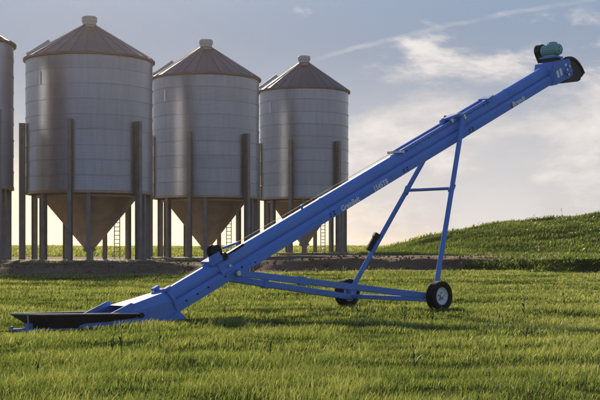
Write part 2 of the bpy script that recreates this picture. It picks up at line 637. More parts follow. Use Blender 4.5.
    hp = MB().lathe([(Rw - 0.26, Z_RIM + 0.70), (Rw * 0.84, Z_RIM + 0.05), (0.36, 0.95), (0.36, 0.72), (0.30, 0.72), (0.30, 0.95), (Rw * 0.84 - 0.1, Z_RIM + 0.1)], 56).build('hopper', M['hopper'], root)
    MB().lathe([(0.40, 0.80), (0.48, 0.80), (0.48, 0.98), (0.40, 0.98), (0.40, 0.80)], 24).build('outlet_collar', M['column'], hp)
    rr = Rw * 0.80
    MB().lathe([(rr, Z_RIM - 0.42), (rr + 0.16, Z_RIM - 0.42), (rr + 0.16, Z_RIM - 0.30), (rr, Z_RIM - 0.30), (rr, Z_RIM - 0.42)], 56).build('stiffener_ring', M['cap'], hp)
    # columns: tall ones run up the outside of the wall, short ones carry the rim
    for deg in (-80, -16, 45, 128, 166, 226):
        a = ang(deg)
        o = ibeam(Rw + 0.275, a, 0.16, 10.15).build('tall_column', M['column'], root, smooth=False)
        rot = Matrix.Rotation(a, 3, 'Z')
        MB().box(rot @ Vector((Rw + 0.275, 0, 0.142)), (0.75, 0.55, 0.03), rot).build('base_plate', M['column'], o, smooth=False)
    for deg in (-48, -1, 63, 92, 137, 178, 205, 250):
        a = ang(deg)
        o = ibeam(Rw - 0.32, a, 0.16, Z_RIM - 0.202, 0.28, 0.34).build('short_column', M['column'], root, smooth=False)
        rot = Matrix.Rotation(a, 3, 'Z')
        MB().box(rot @ Vector((Rw - 0.32, 0, 0.142)), (0.6, 0.5, 0.03), rot).build('base_plate', M['column'], o, smooth=False)
    # access ladder under the rim on the far side
    rot = Matrix.Rotation(ang(146), 3, 'Z')
    lad = MB()
    for s in (-0.24, 0.24):
        lad.box(rot @ Vector((Rw - 0.9, s, 2.5)), (0.05, 0.06, 4.7), rot)
    lad = lad.build('ladder', M['cap'], root, smooth=False)
    rung = MB().box(rot @ Vector((Rw - 0.9, 0, 0)), (0.05, 0.42, 0.06), rot).mesh('rung', False)
    rung.materials.append(M['cap'])
    for k in range(14):
        link('rung', rung, lad, (0, 0, 0.40 + 0.32 * k))
    return root


grain_bin(-24.4, 85, 4.80, 'steel hopper bin cut off by the left edge of the picture')
grain_bin(-15.66, 93, 4.65, 'largest whole steel hopper bin, second from the left')
grain_bin(-7.82, 104, 4.40, 'middle steel hopper bin behind the winch of the blue conveyor')
grain_bin(0.38, 115, 4.06, 'rightmost steel hopper bin, partly hidden behind the blue conveyor tube')

# ------------------------------------------------------------------ the belt conveyor
HD = R(43)
root = empty('grain_conveyor', (2.24, 30.6, 0.0), HD)
tag(root, 'long blue grain belt conveyor on two wheels, raised to the right', 'conveyor')
AL = math.atan(0.4525)
CA, SA = math.cos(AL), math.sin(AL)
Z0 = 3.203
ROT = Matrix(((CA, 0, -SA), (0, 1, 0), (SA, 0, CA)))


def T_(s, v, w):
    """along the tube, across (negative = near side), up from the box's underside"""
    return Vector((s * CA - w * SA, v, Z0 + s * SA + w * CA))


ES, EV, EW = Vector((CA, 0, SA)), Vector((0, 1, 0)), Vector((-SA, 0, CA))
S0, S1 = -7.42, 6.95
# round carrying tube
mb = MB()
mb.prism([(0.168 * math.cos(t), 0.328 + 0.168 * math.sin(t)) for t in np.linspace(0, 2 * math.pi, 41)[:-1]], lambda p, q, t: T_(t, p, q), S0, S1)
mb.build('belt_tube', M['blue_tube'], root, ang=25)
# return pan beneath, in bolted sections
secs = [S0, -5.2, -2.45, 0.3, 3.05, 5.1, S1]
pan = [(-0.25, 0.0), (-0.25, 0.160), (-0.245, 0.168), (-0.180, 0.232), (-0.172, 0.236), (-0.150, 0.236), (-0.125, 0.205), (0.125, 0.205), (0.150, 0.236), (0.172, 0.236), (0.180, 0.232), (0.245, 0.168), (0.25, 0.160), (0.25, 0.0), (0.22, -0.012), (-0.22, -0.012)]
for i in range(len(secs) - 1):
    MB().prism(pan, lambda p, q, t: T_(t, p, q), secs[i] + 0.004, secs[i + 1] - 0.004).build('return_pan', M['blue'], root, ang=25)
# bolts along the pan
bolt = MB().lathe([(0.0, -0.018), (0.016, -0.018), (0.020, -0.008), (0.020, 0.004)], 8, axis='Y').mesh('bolt')
bolt.materials.append(M['blacksteel'])
for s, w in ((-7.1, .13), (-6.78, .13), (-6.46, .13), (-5.95, .14), (-5.45, .13), (-5.05, .06), (-2.52, .06), (-2.38, .06), (-2.52, .12), (-2.38, .12), (.23, .06), (.37, .06), (.23, .12), (.37, .12),
             (2.98, .06), (3.12, .06), (2.98, .12), (3.12, .12)):
    link('bolt', bolt, root, T_(s, -0.252, w))
# tube joint collars
for s in (-2.45, 0.3, 3.05, 5.1):
    mb = MB()
    mb.prism([(r_ * math.cos(t), 0.328 + r_ * math.sin(t)) for r_ in (0.174,) for t in np.linspace(-0.3, math.pi + 0.3, 25)], lambda p, q, t: T_(t, p, q), s - 0.03, s + 0.03)
    mb.build('joint_collar', M['blue_tube'], root, ang=25)


def lettering(txt, s, w, width, height, mat, v=-0.2535, name='lettering', shear=0.0, fat=0.02):
    cu = bpy.data.curves.new('text', 'FONT')
    cu.body = txt
    cu.size = 1.0
    cu.offset = fat
    cu.shear = shear
    cu.extrude = 0.0
    ob = bpy.data.objects.new('text', cu)
    col.objects.link(ob)
    bpy.context.view_layer.update()
    me = bpy.data.meshes.new_from_object(ob.evaluated_get(bpy.context.evaluated_depsgraph_get()))
    bpy.data.objects.remove(ob)
    co = np.array([q.co[:] for q in me.vertices])
    mn, mx = co.min(0), co.max(0)
    for q in me.vertices:
        a = (q.co.x - mn[0]) / (mx[0] - mn[0]) * width
        b = (q.co.y - mn[1]) / (mx[1] - mn[1]) * height
        q.co = T_(s + a, v, w + b)
    me.materials.clear()
    me.materials.append(mat)
    return link(name, me, root)


lettering('GrainBelt', -2.14, 0.012, 0.66, 0.140, M['decal'], fat=0.022)
lettering('1545TB', -0.92, 0.012, 0.52, 0.140, M['decal'], fat=0.022)
lettering('Brandt', 4.98, 0.012, 0.58, 0.140, M['decal'], fat=0.022)
MB().prism([(4.88, 0.01), (4.95, 0.01), (4.95, 0.155), (4.88, 0.155)], lambda p, q, t: T_(p, t, q), -0.2545, -0.2505).build('red_bar', M['red'], root, smooth=False)

# --- intake end
ub = lambda u, v, z: Vector((u, v, z))
# transition housing between flange and hopper, open towards the hopper
mb = MB()
fl = [T_(S0, -0.285, -0.03), T_(S0, -0.285, 0.30), T_(S0, -0.17, 0.50), T_(S0, 0.17, 0.50), T_(S0, 0.285, 0.30), T_(S0, 0.285, -0.03)]
lo = [ub(-8.55, -0.42, -0.10), ub(-8.55, -0.42, 0.10), ub(-8.05, -0.30, 0.33), ub(-8.05, 0.30, 0.33), ub(-8.55, 0.42, 0.10), ub(-8.55, 0.42, -0.10)]
mb.poly(fl + lo, [(0, 1, 7, 6), (1, 2, 8, 7), (2, 3, 9, 8), (3, 4, 10, 9), (4, 5, 11, 10), (5, 0, 6, 11)])
tr = mb.build('intake_housing', M['blue'], root, smooth=False)
# cheek plates left and right of the open mouth
for s in (-1, 1):
    mb = MB()
    mb.prism([(-9.25, -0.10), (-9.25, 0.0), (-8.62, 0.17), (-8.05, 0.40), (-7.90, 0.36), (-8.5, -0.10)], lambda p, q, t: ub(p, t, q), s * 0.44, s * 0.405)
    mb.build('cheek_plate', M['blue'], root, smooth=False)
# flange ring
mb = MB()
outer = [(-0.33, -0.07), (-0.33, 0.34), (-0.20, 0.55), (0.20, 0.55), (0.33, 0.34), (0.33, -0.07)]
mb.prism(outer, lambda p, q, t: T_(t, p, q), S0 - 0.035, S0 + 0.035)
mb.build('flange', M['blue'], root, smooth=False)
for v, w in ((-0.2, 0.56), (0.2, 0.56)):
    MB().box(T_(S0, v, w), (0.16, 0.10, 0.06), ROT).build('flange_lug', M['blue'], root, smooth=False)
# skid foot under the flange
for s in (-1, 1):
    mb = MB()
    mb.prism([(-7.75, -0.13), (-6.62, -0.02), (-6.60, 0.06), (-6.80, 0.20), (-6.95, 0.12), (-7.72, -0.07)], lambda p, q, t: ub(p, t, q), s * 0.34, s * 0.29)
    mb.build('skid_foot', M['blue'], root, smooth=False)
# hopper tray: flared black walls on a blue base frame
rim = [(-10.16, -0.60, 0.245), (-8.0, -0.56, 0.185), (-7.80, -0.46, 0.16), (-7.80, 0.46, 0.16), (-8.0, 0.56, 0.185), (-10.16, 0.60, 0.215)]
bot = [(-9.78, -0.38, -0.07), (-8.2, -0.46, 0.085), (-7.95, -0.41, 0.10), (-7.95, 0.41, 0.10), (-8.2, 0.46, 0.085), (-9.78, 0.38, -0.07)]
n = 6
c = Vector((-9.3, 0, 0))
ri = [Vector(p) + (c - Vector((p[0], p[1], 0))).normalized() * 0.03 for p in rim]
bi = [Vector(p) + (c - Vector((p[0], p[1], 0))).normalized() * 0.03 + Vector((0, 0, 0.02)) for p in bot]
mb = MB()
mb.poly([Vector(p) for p in rim] + [Vector(p) for p in bot] + ri + bi,
        [(i, (i + 1) % n, n + (i + 1) % n, n + i) for i in range(n) if i != 2] + [(2 * n + i, 3 * n + i, 3 * n + (i + 1) % n, 2 * n + (i + 1) % n) for i in range(n) if i != 2] +
        [(i, 2 * n + i, 2 * n + (i + 1) % n, (i + 1) % n) for i in range(n) if i != 2] + [tuple(range(3 * n, 4 * n)), tuple(range(2 * n - 1, n - 1, -1))])
hop = mb.build('hopper_tray', M['tray'], root, smooth=False)
mb = MB()
order = [3, 4, 5, 0, 1, 2]
mb.tube([Vector(rim[i]) + Vector((0, 0, 0.006)) for i in order], 0.016, 6)
mb.build('hopper_rim', M['cap'], hop)
mb = MB()
mb.prism([(-9.6, -0.03), (-7.6, 0.125), (-6.9, 0.36), (-7.0, 0.40), (-7.65, 0.155), (-9.6, 0.0)], lambda p, q, t: ub(p, t, q), -0.27, 0.27)
mb.build('belt', M['blackrubber'], root, smooth=False)
mb = MB()
mb.lathe([(0, -0.05), (0.055, -0.05), (0.055, 0.02), (0.0, 0.02)], 14, o=ub(-7.86, -0.50, 0.15), axis='Y')
mb.build('hinge_pin', M['blacksteel'], root)
# base frame
for s in (-1, 1):
    MB().bar(ub(-10.26, s * 0.27, -0.095), ub(-8.4, s * 0.36, -0.085), 0.07, 0.09).build('frame_rail', M['blue'], root)
MB().bar(ub(-10.30, -0.44, -0.085), ub(-10.30, 0.30, -0.085), 0.08, 0.08).build('frame_end', M['blue'], root)
MB().bar(ub(-9.95, -0.48, -0.08), ub(-9.95, 0.34, -0.08), 0.07, 0.07).build('frame_cross', M['blue'], root)
MB().bar(ub(-10.30, 0.28, -0.06), ub(-10.30, 0.28, 0.0), 0.05, 0.05).build('frame_stub', M['blue'], root)
MB().bar(ub(-10.26, -0.46, -0.07), ub(-9.25, -0.47, -0.10), 0.06, 0.10).build('frame_side', M['blue'], root)
MB().box(ub(-10.12, -0.05, -0.02), (0.10, 0.10, 0.16)).build('frame_bracket', M['blue'], root)
MB().tube([ub(-10.13, -0.05, 0.0), ub(-10.15, -0.05, 0.22)], 0.012, 8).build('prop_rod', M['zinc'], root)
for s in (-1, 1):
    mb = MB()
    mb.prism([(-9.55, -0.16), (-9.55, -0.075), (-8.2, 0.075), (-7.9, 0.095), (-7.55, 0.20), (-7.45, -0.16)], lambda p, q, t: ub(p, t, q), s * 0.445, s * 0.42)
    mb.build('side_skirt', M['blue'], root, smooth=False)

# --- winch saddle and winch
mb = MB()
arc = [(0.190 * math.cos(t), 0.320 + 0.190 * math.sin(t)) for t in np.linspace(-0.1, math.pi + 0.1, 25)]
mb.prism([(0.256, 0.20)] + arc + [(-0.256, 0.20)], lambda p, q, t: T_(t, p, q), -5.98, -5.62)
mb.build('winch_saddle', M['blue'], root, ang=30)
MB().box(T_(-5.98, -0.04, 0.53), (0.34, 0.34, 0.10), ROT).build('winch_base', M['blue'], root, smooth=False)
MB().box(T_(-5.98, -0.17, 0.60), (0.30, 0.03, 0.14), ROT).build('winch_cheek', M['blue'], root, smooth=False)
wch = MB().lathe([(0, -0.07), (0.145, -0.07), (0.145, -0.04), (0.08, -0.03), (0.08, 0.07), (0.145, 0.08), (0.145, 0.11), (0, 0.11)], 24, o=T_(-5.80, 0.0, 0.66), axis='Y').build('winch_drum', M['blackrubber'], root)
MB().lathe([(0, -0.05), (0.085, -0.05), (0.085, 0.03), (0, 0.03)], 18, o=T_(-5.74, -0.16, 0.52), axis='Y').build('winch_gear', M['blacksteel'], wch)
MB().bar(T_(-5.74, -0.22, 0.52), T_(-5.38, -0.25, 0.56), 0.03, 0.035).build('crank_arm', M['blacksteel'], root)
MB().tube([T_(-5.52, -0.25, 0.545), T_(-5.24, -0.30, 0.575)], 0.028, 10).build('crank_grip', M['blackrubber'], root)
MB().lathe([(0, -0.02), (0.035, -0.02), (0.035, 0.01), (0, 0.01)], 10, o=T_(-5.74, -0.252, 0.30), axis='Y').build('saddle_bolt', M['zinc'], root)
MB().bar(T_(-5.55, 0.03, 0.63), T_(-5.12, 0.03, 0.565), 0.05, 0.05).build('cable_guide', M['blue'], root)
MB().tube([T_(-5.80, 0.03, 0.575), T_(-0.0, 0.03, 0.555), T_(0.42, 0.03, 0.54)], 0.0055, 6).build('cable', M['wire'], root)
MB().tube([T_(-6.05, -0.05, 0.56), T_(-7.42, -0.05, 0.53)], 0.0055, 6).build('cable', M['wire'], root)
MB().bar(T_(-3.04, 0.03, 0.47), T_(-3.04, 0.03, 0.575), 0.05, 0.05, up=(1, 0, 0)).build('cable_peg', M['blue'], root)

# --- track on top of the tube with the trolley the legs hang from
for v in (-0.12, 0.12):
    MB().bar(T_(0.42, v, 0.515), T_(4.22, v, 0.515), 0.055, 0.075).build('track_rail', M['blue_tube'], root)
    for s in (0.7, 1.6, 2.5, 3.4, 4.0):
        MB().box(T_(s, v * 0.9, 0.462), (0.06, 0.08, 0.05), ROT).build('rail_bracket', M['blue'], root, smooth=False)
MB().bar(T_(0.40, -0.26, 0.52), T_(0.40, 0.26, 0.52), 0.06, 0.06).build('track_stop', M['zinc'], root)
MB().box(T_(4.28, 0, 0.55), (0.26, 0.34, 0.04), ROT).build('track_stop', M['blue'], root, smooth=False)
MB().box(T_(4.14, -0.17, 0.52), (0.10, 0.10, 0.12), ROT).build('track_stop', M['blue'], root, smooth=False)
tro = MB().box(T_(2.72, 0, 0.585), (0.44, 0.34, 0.03), ROT).build('trolley', M['blue'], root, smooth=False)
MB().tube([T_(2.86, -0.34, 0.545), T_(2.86, 0.34, 0.545)], 0.032, 12).build('trolley_axle', M['zinc'], tro)
for v in (-0.185, 0.185):
    for s in (2.52, 2.80):
        MB().lathe([(0, -0.02), (0.05, -0.02), (0.05, 0.02), (0, 0.02)], 14, o=T_(s, v, 0.545), axis='Y').build('roller', M['zinc'], tro)
mb = MB()
mb.prism([(2.20, 0.53), (2.30, 0.56), (2.42, 0.66), (2.46, 0.62), (2.44, 0.575), (2.30, 0.51)], lambda p, q, t: T_(p, t, q), -0.03, 0.05)
mb.build('trolley_arm', M['blue'], tro, smooth=False)
MB().bar(T_(2.40, 0.0, 0.625), T_(2.92, -0.2, 0.60), 0.05, 0.04).build('trolley_arm', M['blue'], tro)

# --- undercarriage
TW = 1.53


def wheel(v):
    s = -1 if v < 0 else 1          # outward side
    ty = MB()
    rt, hw = 0.355, 0.142
    prof = [(0.205, -0.085), (0.235, -0.118), (0.285, -hw), (0.328, -0.132), (0.348, -0.112)]
    for g in (-0.078, -0.026, 0.026, 0.078):
        prof += [(0.354, g - 0.018), (0.355, g - 0.009), (0.343, g - 0.006), (0.343, g + 0.006), (0.355, g + 0.009), (0.354, g + 0.018)]
    prof += [(0.348, 0.112), (0.328, 0.132), (0.285, hw), (0.235, 0.118), (0.205, 0.085), (0.205, -0.085)]
    base = empty('wheel', (0.0, v, 0.355))
    base.parent = root
    ty.lathe(prof, 48, axis='Y')
    ty.build('tyre', M['blackrubber'], base, ang=50)
    o = s
    rimp = [(0.212, 0.088 * o), (0.198, 0.096 * o), (0.196, 0.070 * o), (0.172, 0.040 * o), (0.150, 0.030 * o), (0.110, 0.036 * o), (0.075, 0.052 * o), (0.0, 0.052 * o)]
    rm = MB().lathe(rimp, 40, axis='Y').build('rim', M['white'], base)
    MB().lathe([(0.212, -0.088 * o), (0.198, -0.096 * o), (0.19, -0.03 * o), (0.0, -0.03 * o)], 32, axis='Y').build('rim_back', M['white'], rm)
    MB().lathe([(0.052, 0.05 * o), (0.050, 0.092 * o), (0.030, 0.10 * o), (0.0, 0.10 * o)], 18, axis='Y').build('hub', M['zinc'], base)
    nut = MB().lathe([(0.0, 0.018 * o), (0.016, 0.018 * o), (0.018, -0.01 * o)], 6, axis='Y').mesh('lug_nut')
    nut.materials.append(M['blue'])
    for k in range(5):
        a = 2 * math.pi * k / 5 + .3
        link('lug_nut', nut, base, (0.085 * math.cos(a), 0.064 * o, 0.085 * math.sin(a)))
    return base


wheel(-TW)
wheel(TW)
MB().bar(ub(-0.02, -1.36, 0.27), ub(-0.02, 1.36, 0.27), 0.12, 0.11).build('axle_beam', M['blue'], root)
for s in (-1, 1):
    MB().tube([ub(0, s * 1.34, 0.355), ub(0, s * 1.47, 0.355)], 0.045, 14).build('spindle', M['zinc'], root)
    MB().box(ub(-0.01, s * 1.37, 0.355), (0.20, 0.03, 0.26)).build('spindle_plate', M['blue'], root, smooth=False)
    # lower link from the tube's pivot to the axle
    a, b = (ub(-5.20, -0.31, 0.95), ub(-0.10, -1.30, 0.35)) if s < 0 else (ub(-5.20, 0.31, 0.86), ub(-0.10, 1.30, 0.25))
    lk = MB().bar(a, b, 0.10, 0.145).build('lower_link', M['blue'], root)
    p = a.lerp(b, 0.315)
    MB().bar(a.lerp(b, 0.30), a.lerp(b, 0.33), 0.13, 0.20).build('link_clamp', M['blue'], lk)
    MB().lathe([(0, -0.035), (0.055, -0.035), (0.055, 0.02), (0, 0.02)], 14, o=ub(-5.20, s * 0.37, 0.86) if s > 0 else ub(-5.20, -0.345, 0.95), axis='Y').build('pivot_bolt', M['zinc'], root)
    # raised legs
    a, b = ub(0.0, s * 1.40, 0.42), ub(2.38, s * 0.285, 4.80)
    lg = MB().tube([a, b], 0.062, 16).build('leg', M['blue'], root)
    MB().box(ub(0.03, s * 1.385, 0.44), (0.22, 0.10, 0.20)).build('leg_socket', M['blue'], root, smooth=False)
    MB().bar(b - Vector((0, 0, 0.10)), b + Vector((0.02, -s * 0.0, 0.12)), 0.05, 0.15, up=(1, 0, 0)).build('leg_clevis', M['blue'], root)
    MB().lathe([(0, -0.03), (0.04, -0.03), (0.04, 0.03), (0, 0.03)], 12, o=b + Vector((0.0, s * 0.05, 0.03)), axis='Y').build('leg_pin', M['zinc'], root)
fr = (2.97 - 0.42) / (4.80 - 0.42)
xa = ub(2.38 * fr, -(1.40 + (0.285 - 1.40) * fr), 2.97)
MB().tube([xa, ub(xa.x, -xa.y, xa.z)], 0.04, 12).build('cross_brace', M['blue'], root)
for s in (-1, 1):
    MB().tube([ub(xa.x - 0.05, s * abs(xa.y), xa.z - 0.09), ub(xa.x + 0.05, s * abs(xa.y), xa.z + 0.09)], 0.072, 14).build('brace_collar', M['blue'], root)
# document pouch strapped to the far leg
fa, fb = ub(0.0, 1.40, 0.42), ub(2.38, 0.285, 4.80)
pc = fa.lerp(fb, 0.262)
ax = (fb - fa).normalized()
px, py, pz = MB().frame_of(fa, fb)
rotp = Matrix((ax, py, pz)).transposed()
dc = MB()
dc.bar(pc - ax * 0.22 + pz * 0.12, pc + ax * 0.22 + pz * 0.12, 0.17, 0.12, bev=0.035)
dc = dc.build('manual_pouch', M['blackrubber'], root)
dc2 = MB()
dc2.bar(pc + ax * 0.15 + pz * 0.12, pc + ax * 0.26 + pz * 0.12, 0.20, 0.15, bev=0.03)
dc2.build('pouch_lid', M['blacksteel'], dc)
MB().tube([pc - ax * 0.20 - pz * 0.0, pc - ax * 0.15], 0.075, 12).build('pouch_strap', M['blue'], dc)

# --- head end
hd = [(6.88, -0.04), (6.95, 0.40), (7.08, 0.56), (7.40, 0.52), (7.92, 0.40), (7.90, -0.06), (7.70, -0.10), (7.0, -0.07)]
head = MB().prism(hd, lambda p, q, t: T_(p, t, q), -0.285, 0.285).build('head_housing', M['blue'], root, smooth=False)
for v in (-0.2875, 0.2875):
    o = 1 if v > 0 else -1
    mb = MB()
    mb.prism([(6.95, 0.0), (7.01, 0.38), (7.11, 0.52), (7.38, 0.48), (7.84, 0.36), (7.82, -0.02)], lambda p, q, t: T_(p, t, q), v, v + o * 0.012)
    mb.build('side_plate', M['blue'], head, smooth=False)
for s, w, a, b in ((7.14, 0.08, 0.10, 0.20), (7.30, 0.09, 0.10, 0.20), (7.60, 0.27, 0.10, 0.06)):
    MB().prism([(s, w), (s + a, w), (s + a, w + b), (s, w + b)], lambda p, q, t: T_(p, t, q), -0.304, -0.3005).build('safety_decal', M['decal'], head, smooth=False)
for s, w in ((7.60, 0.17), (7.62, 0.02), (7.75, 0.22)):
    MB().lathe([(0, -0.05), (0.035, -0.05), (0.035, 0.01), (0, 0.01)], 10, o=T_(s, -0.302, w), axis='Y').build('bearing_bolt', M['zinc'], head)
MB().lathe([(0, -0.035), (0.085, -0.035), (0.10, 0.0), (0.10, 0.008)], 20, o=T_(7.66, -0.302, 0.12), axis='Y').build('bearing', M['blue'], head)
MB().bar(T_(7.48, -0.33, 0.10), T_(7.84, -0.33, 0.06), 0.05, 0.06).build('take_up', M['blue'], head)
# discharge hood
hood_arc = [(7.70, 0.49), (7.85, 0.46), (8.00, 0.405), (8.12, 0.33), (8.22, 0.235), (8.30, 0.12), (8.36, 0.0), (8.40, -0.12), (8.415, -0.22)]
hood = [(7.55, 0.50)] + hood_arc + [(8.35, -0.26), (8.23, -0.28), (8.18, -0.33), (8.04, -0.33), (7.36, -0.12), (7.75, -0.08)]
hmb = MB().prism(hood, lambda p, q, t: T_(p, t, q), -0.28, 0.33).build('discharge_hood', M['blacksteel'], root, ang=25)
oc = Vector((7.70, -0.15))
ring_ = [tuple(oc + (Vector(p) - oc) * 1.03) for p in hood_arc] + [tuple(oc + (Vector(p) - oc) * 0.94) for p in hood_arc[::-1]]
MB().prism(ring_, lambda p, q, t: T_(p, t, q), -0.31, -0.285).build('hood_flange', M['blacksteel'], hmb, ang=25)
# drive motor lying across the head
mc = Vector((6.53, 0, 7.03))
mt = MB().lathe([(0.0, -0.36), (0.06, -0.36), (0.115, -0.345), (0.152, -0.31), (0.158, -0.28), (0.150, -0.265), (0.150, 0.17), (0.158, 0.18), (0.158, 0.21), (0.13, 0.25), (0.05, 0.27), (0.0, 0.27)], 32, o=mc, axis='Y').build('motor', M['teal'], root)
fin = MB().box((0, 0, 0), (0.016, 0.38, 0.016)).mesh('cooling_fin', False)
fin.materials.append(M['teal'])
for k in range(16):
    a = 2 * math.pi * k / 16
    o = link('cooling_fin', fin, mt, mc + Vector((0.155 * math.cos(a), -0.05, 0.155 * math.sin(a))))
    o.rotation_euler = (0, -a, 0)
MB().box(mc + Vector((0.0, -0.10, 0.175)), (0.15, 0.18, 0.09)).build('terminal_box', M['teal'], mt)
MB().tube([mc + Vector((-0.02, 0.06, 0.15)), mc + Vector((-0.02, 0.06, 0.20))], 0.022, 10).build('lifting_eye', M['teal'], mt)
for k in range(5):
    a = 2 * math.pi * k / 5
    MB().box(mc + Vector((0.08 * math.cos(a), -0.352, 0.08 * math.sin(a))), (0.03, 0.012, 0.05)).build('end_vent', M['blacksteel'], mt, smooth=False)
MB().box(mc + Vector((0, -0.03, -0.215)), (0.34, 0.56, 0.05)).build('motor_mount', M['blue'], root, smooth=False)
MB().box(mc + Vector((0.0, -0.03, -0.17)), (0.22, 0.40, 0.05)).build('motor_foot', M['teal'], mt, smooth=False)
MB().box(mc + Vector((0.03, 0.0, -0.34)), (0.30, 0.44, 0.22)).build('mount_stand', M['blacksteel'], root, smooth=False)
# belt guard on the far side: a stadium running from motor shaft down to the drum shaft
g0, g1 = Vector((6.60, 0, 7.06)), Vector((6.98, 0, 6.48))
gd = (g1 - g0).normalized()
gp = Vector((gd.z, 0, -gd.x))
outl = []
for t in np.linspace(0, math.pi, 15):
    q = g0 + (gp * math.cos(t) - gd * math.sin(t)) * 0.19
    outl.append((q.x, q.z))
for t in np.linspace(math.pi, 2 * math.pi, 15):
    q = g1 + (gp * math.cos(t) - gd * math.sin(t)) * 0.17
    outl.append((q.x, q.z))
MB().prism(outl, lambda p, q, t: ub(p, t, q), 0.30, 0.47).build('belt_guard', M['blacksteel'], root, ang=40)

# ------------------------------------------------------------------ grass
def grass_mat():
    m, T, p = material('grass_blade')
    at = T.add('ShaderNodeAttribute', attribute_name='tint')
    s = T.add('ShaderNodeSeparateColor')
    T.l.new(at.outputs['Color'], s.inputs[0])
    c = T.ramp(s.outputs[0], [(0.0, (0.032, 0.064, 0.017)), (0.42, (0.116, 0.162, 0.044)), (0.75, (0.262, 0.285, 0.105)), (1.0, (0.52, 0.49, 0.28))])
    T.put(p, 'Base Color', c)
    T.put(p, 'Roughness', 0.42)
    T.put(p, 'Specular IOR Level', 0.45)
    tr = T.add('ShaderNodeBsdfTranslucent')
    T.l.new(T.mix(1.0, c, (1.25, 1.3, 0.7), 'MULTIPLY'), tr.inputs[0])
    mx = T.add('ShaderNodeMixShader')
    mx.inputs[0].default_value = 0.55
    T.l.new(p.outputs[0], mx.inputs[1])
    T.l.new(tr.outputs[0], mx.inputs[2])
    out = [q for q in T.n if q.type == 'OUTPUT_MATERIAL'][0]
    T.l.new(mx.outputs[0], out.inputs[0])
    return m


def blades(name, X, Y, hgt, wid, lean, tint, zf, mat):
    n = len(X)
    Z = zf(X, Y) - 0.01
    th = rng.random(n) * 2 * np.pi
    la = rng.normal(0.5, 1.3, n)                     # a light breeze from the left
    lx, ly = np.cos(la) * lean * hgt, np.sin(la) * lean * hgt
    wx, wy = np.cos(th) * wid / 2, np.sin(th) * wid / 2
    P = np.empty((n, 5, 3))
    for k, (t, ww) in enumerate(((0, 1), (0, -1), (.55, -.75), (.55, .75), (1, 0))):
        b = t * t
        P[:, k, 0] = X + lx * b + wx * ww
        P[:, k, 1] = Y + ly * b + wy * ww
        P[:, k, 2] = Z + hgt * t * (1 - 0.25 * t * lean)
    i = np.arange(n) * 5
    quad = np.stack([i, i + 1, i + 2, i + 3], 1)
    tri = np.stack([i + 3, i + 2, i + 4], 1)
    loops = np.concatenate([quad.ravel(), tri.ravel()]).astype(np.int32)
    starts = np.concatenate([np.arange(n) * 4, 4 * n + np.arange(n) * 3]).astype(np.int32)
    me = bpy.data.meshes.new(name)
    me.vertices.add(5 * n)
    me.vertices.foreach_set('co', P.ravel())
    me.loops.add(len(loops))
    me.loops.foreach_set('vertex_index', loops)
    me.polygons.add(2 * n)
    me.polygons.foreach_set('loop_start', starts)
    me.polygons.foreach_set('use_smooth', np.ones(2 * n, bool))
    me.update(calc_edges=True)
    ca = me.color_attributes.new('tint', 'FLOAT_COLOR', 'POINT')
    cc = np.ones((n, 5, 4), np.float32)
    cc[:, :, 0] = np.clip(tint[:, None] + np.array([-.14, -.14, 0, 0, .2])[None], 0, 1)
    ca.data.foreach_set('color', cc.ravel())
    me.materials.append(mat)
    return tag(link(name, me), kind='stuff')


GM = grass_mat()
# lawn: from in front of the camera to the foot of the yard
N = 680000
Yc = rng.uniform(9.0, 66, N * 2)
Xc = rng.uniform(-1, 1, N * 2) * (0.25 * Yc + 4.5)
keep = rng.random(N * 2) < ((12 / Yc) ** 1.3 * (0.25 * Yc + 4.5)) / 8.6
Xc, Yc = Xc[keep], Yc[keep]
cl_ = fbm(Xc / 0.55, Yc / 0.55, 3)
keep = rng.random(len(Xc)) < np.clip(0.85 + 0.8 * cl_, 0.45, 1)
ok = yard_mask(Xc, Yc) < 0.15 + rng.random(len(Xc)) ** 4 * 3.0
Xc, Yc = Xc[keep & ok], Yc[keep & ok]
big = fbm(Xc / 5 + 30, Yc / 2.6, 4)
cl_ = fbm(Xc / 0.55, Yc / 0.55, 3)
tus = fbm(Xc / 1.5 + 50, Yc / 0.62, 3)                  # low tussocks, drawn out across the slope
hgt = (0.075 + 0.045 * rng.random(len(Xc)) + 0.035 * big + 0.15 * np.clip(tus, -0.2, 0.8) + 0.05 * np.clip(cl_, -0.5, 1)) * rng.choice([1, 1, 1, 1.4], len(Xc))
hgt = np.clip(hgt * 0.8, 0.035, 0.20)
uu = (Xc - 2.24) * math.cos(HD) + (Yc - 30.6) * math.sin(HD)
vv = -(Xc - 2.24) * math.sin(HD) + (Yc - 30.6) * math.cos(HD)
# trodden flat around the intake and under the wheels
tread = np.where((uu > -11.2) & (uu < -6.3), 1 - 0.72 * sst(-np.abs(vv), -1.25, -0.55), 1.0)
tread = np.minimum(tread, 0.45 + 0.55 * sst(np.hypot(uu, np.abs(vv) - 1.53), 0.25, 0.6))
hgt = hgt * tread
wid = np.maximum(0.0050, 0.00048 * Yc) * rng.uniform(0.7, 1.3, len(Xc))
tint = 0.45 + 0.22 * tus + 0.16 * rng.normal(size=len(Xc)) + 0.22 * big + 0.10 * cl_ + 0.05 * (rng.random(len(Xc)) > 0.93) * 6
print('lawn blades', len(Xc))
blades('lawn_grass', Xc, Yc, hgt, wid, rng.uniform(0.15, 0.75, len(Xc)), tint, ground_h, GM)
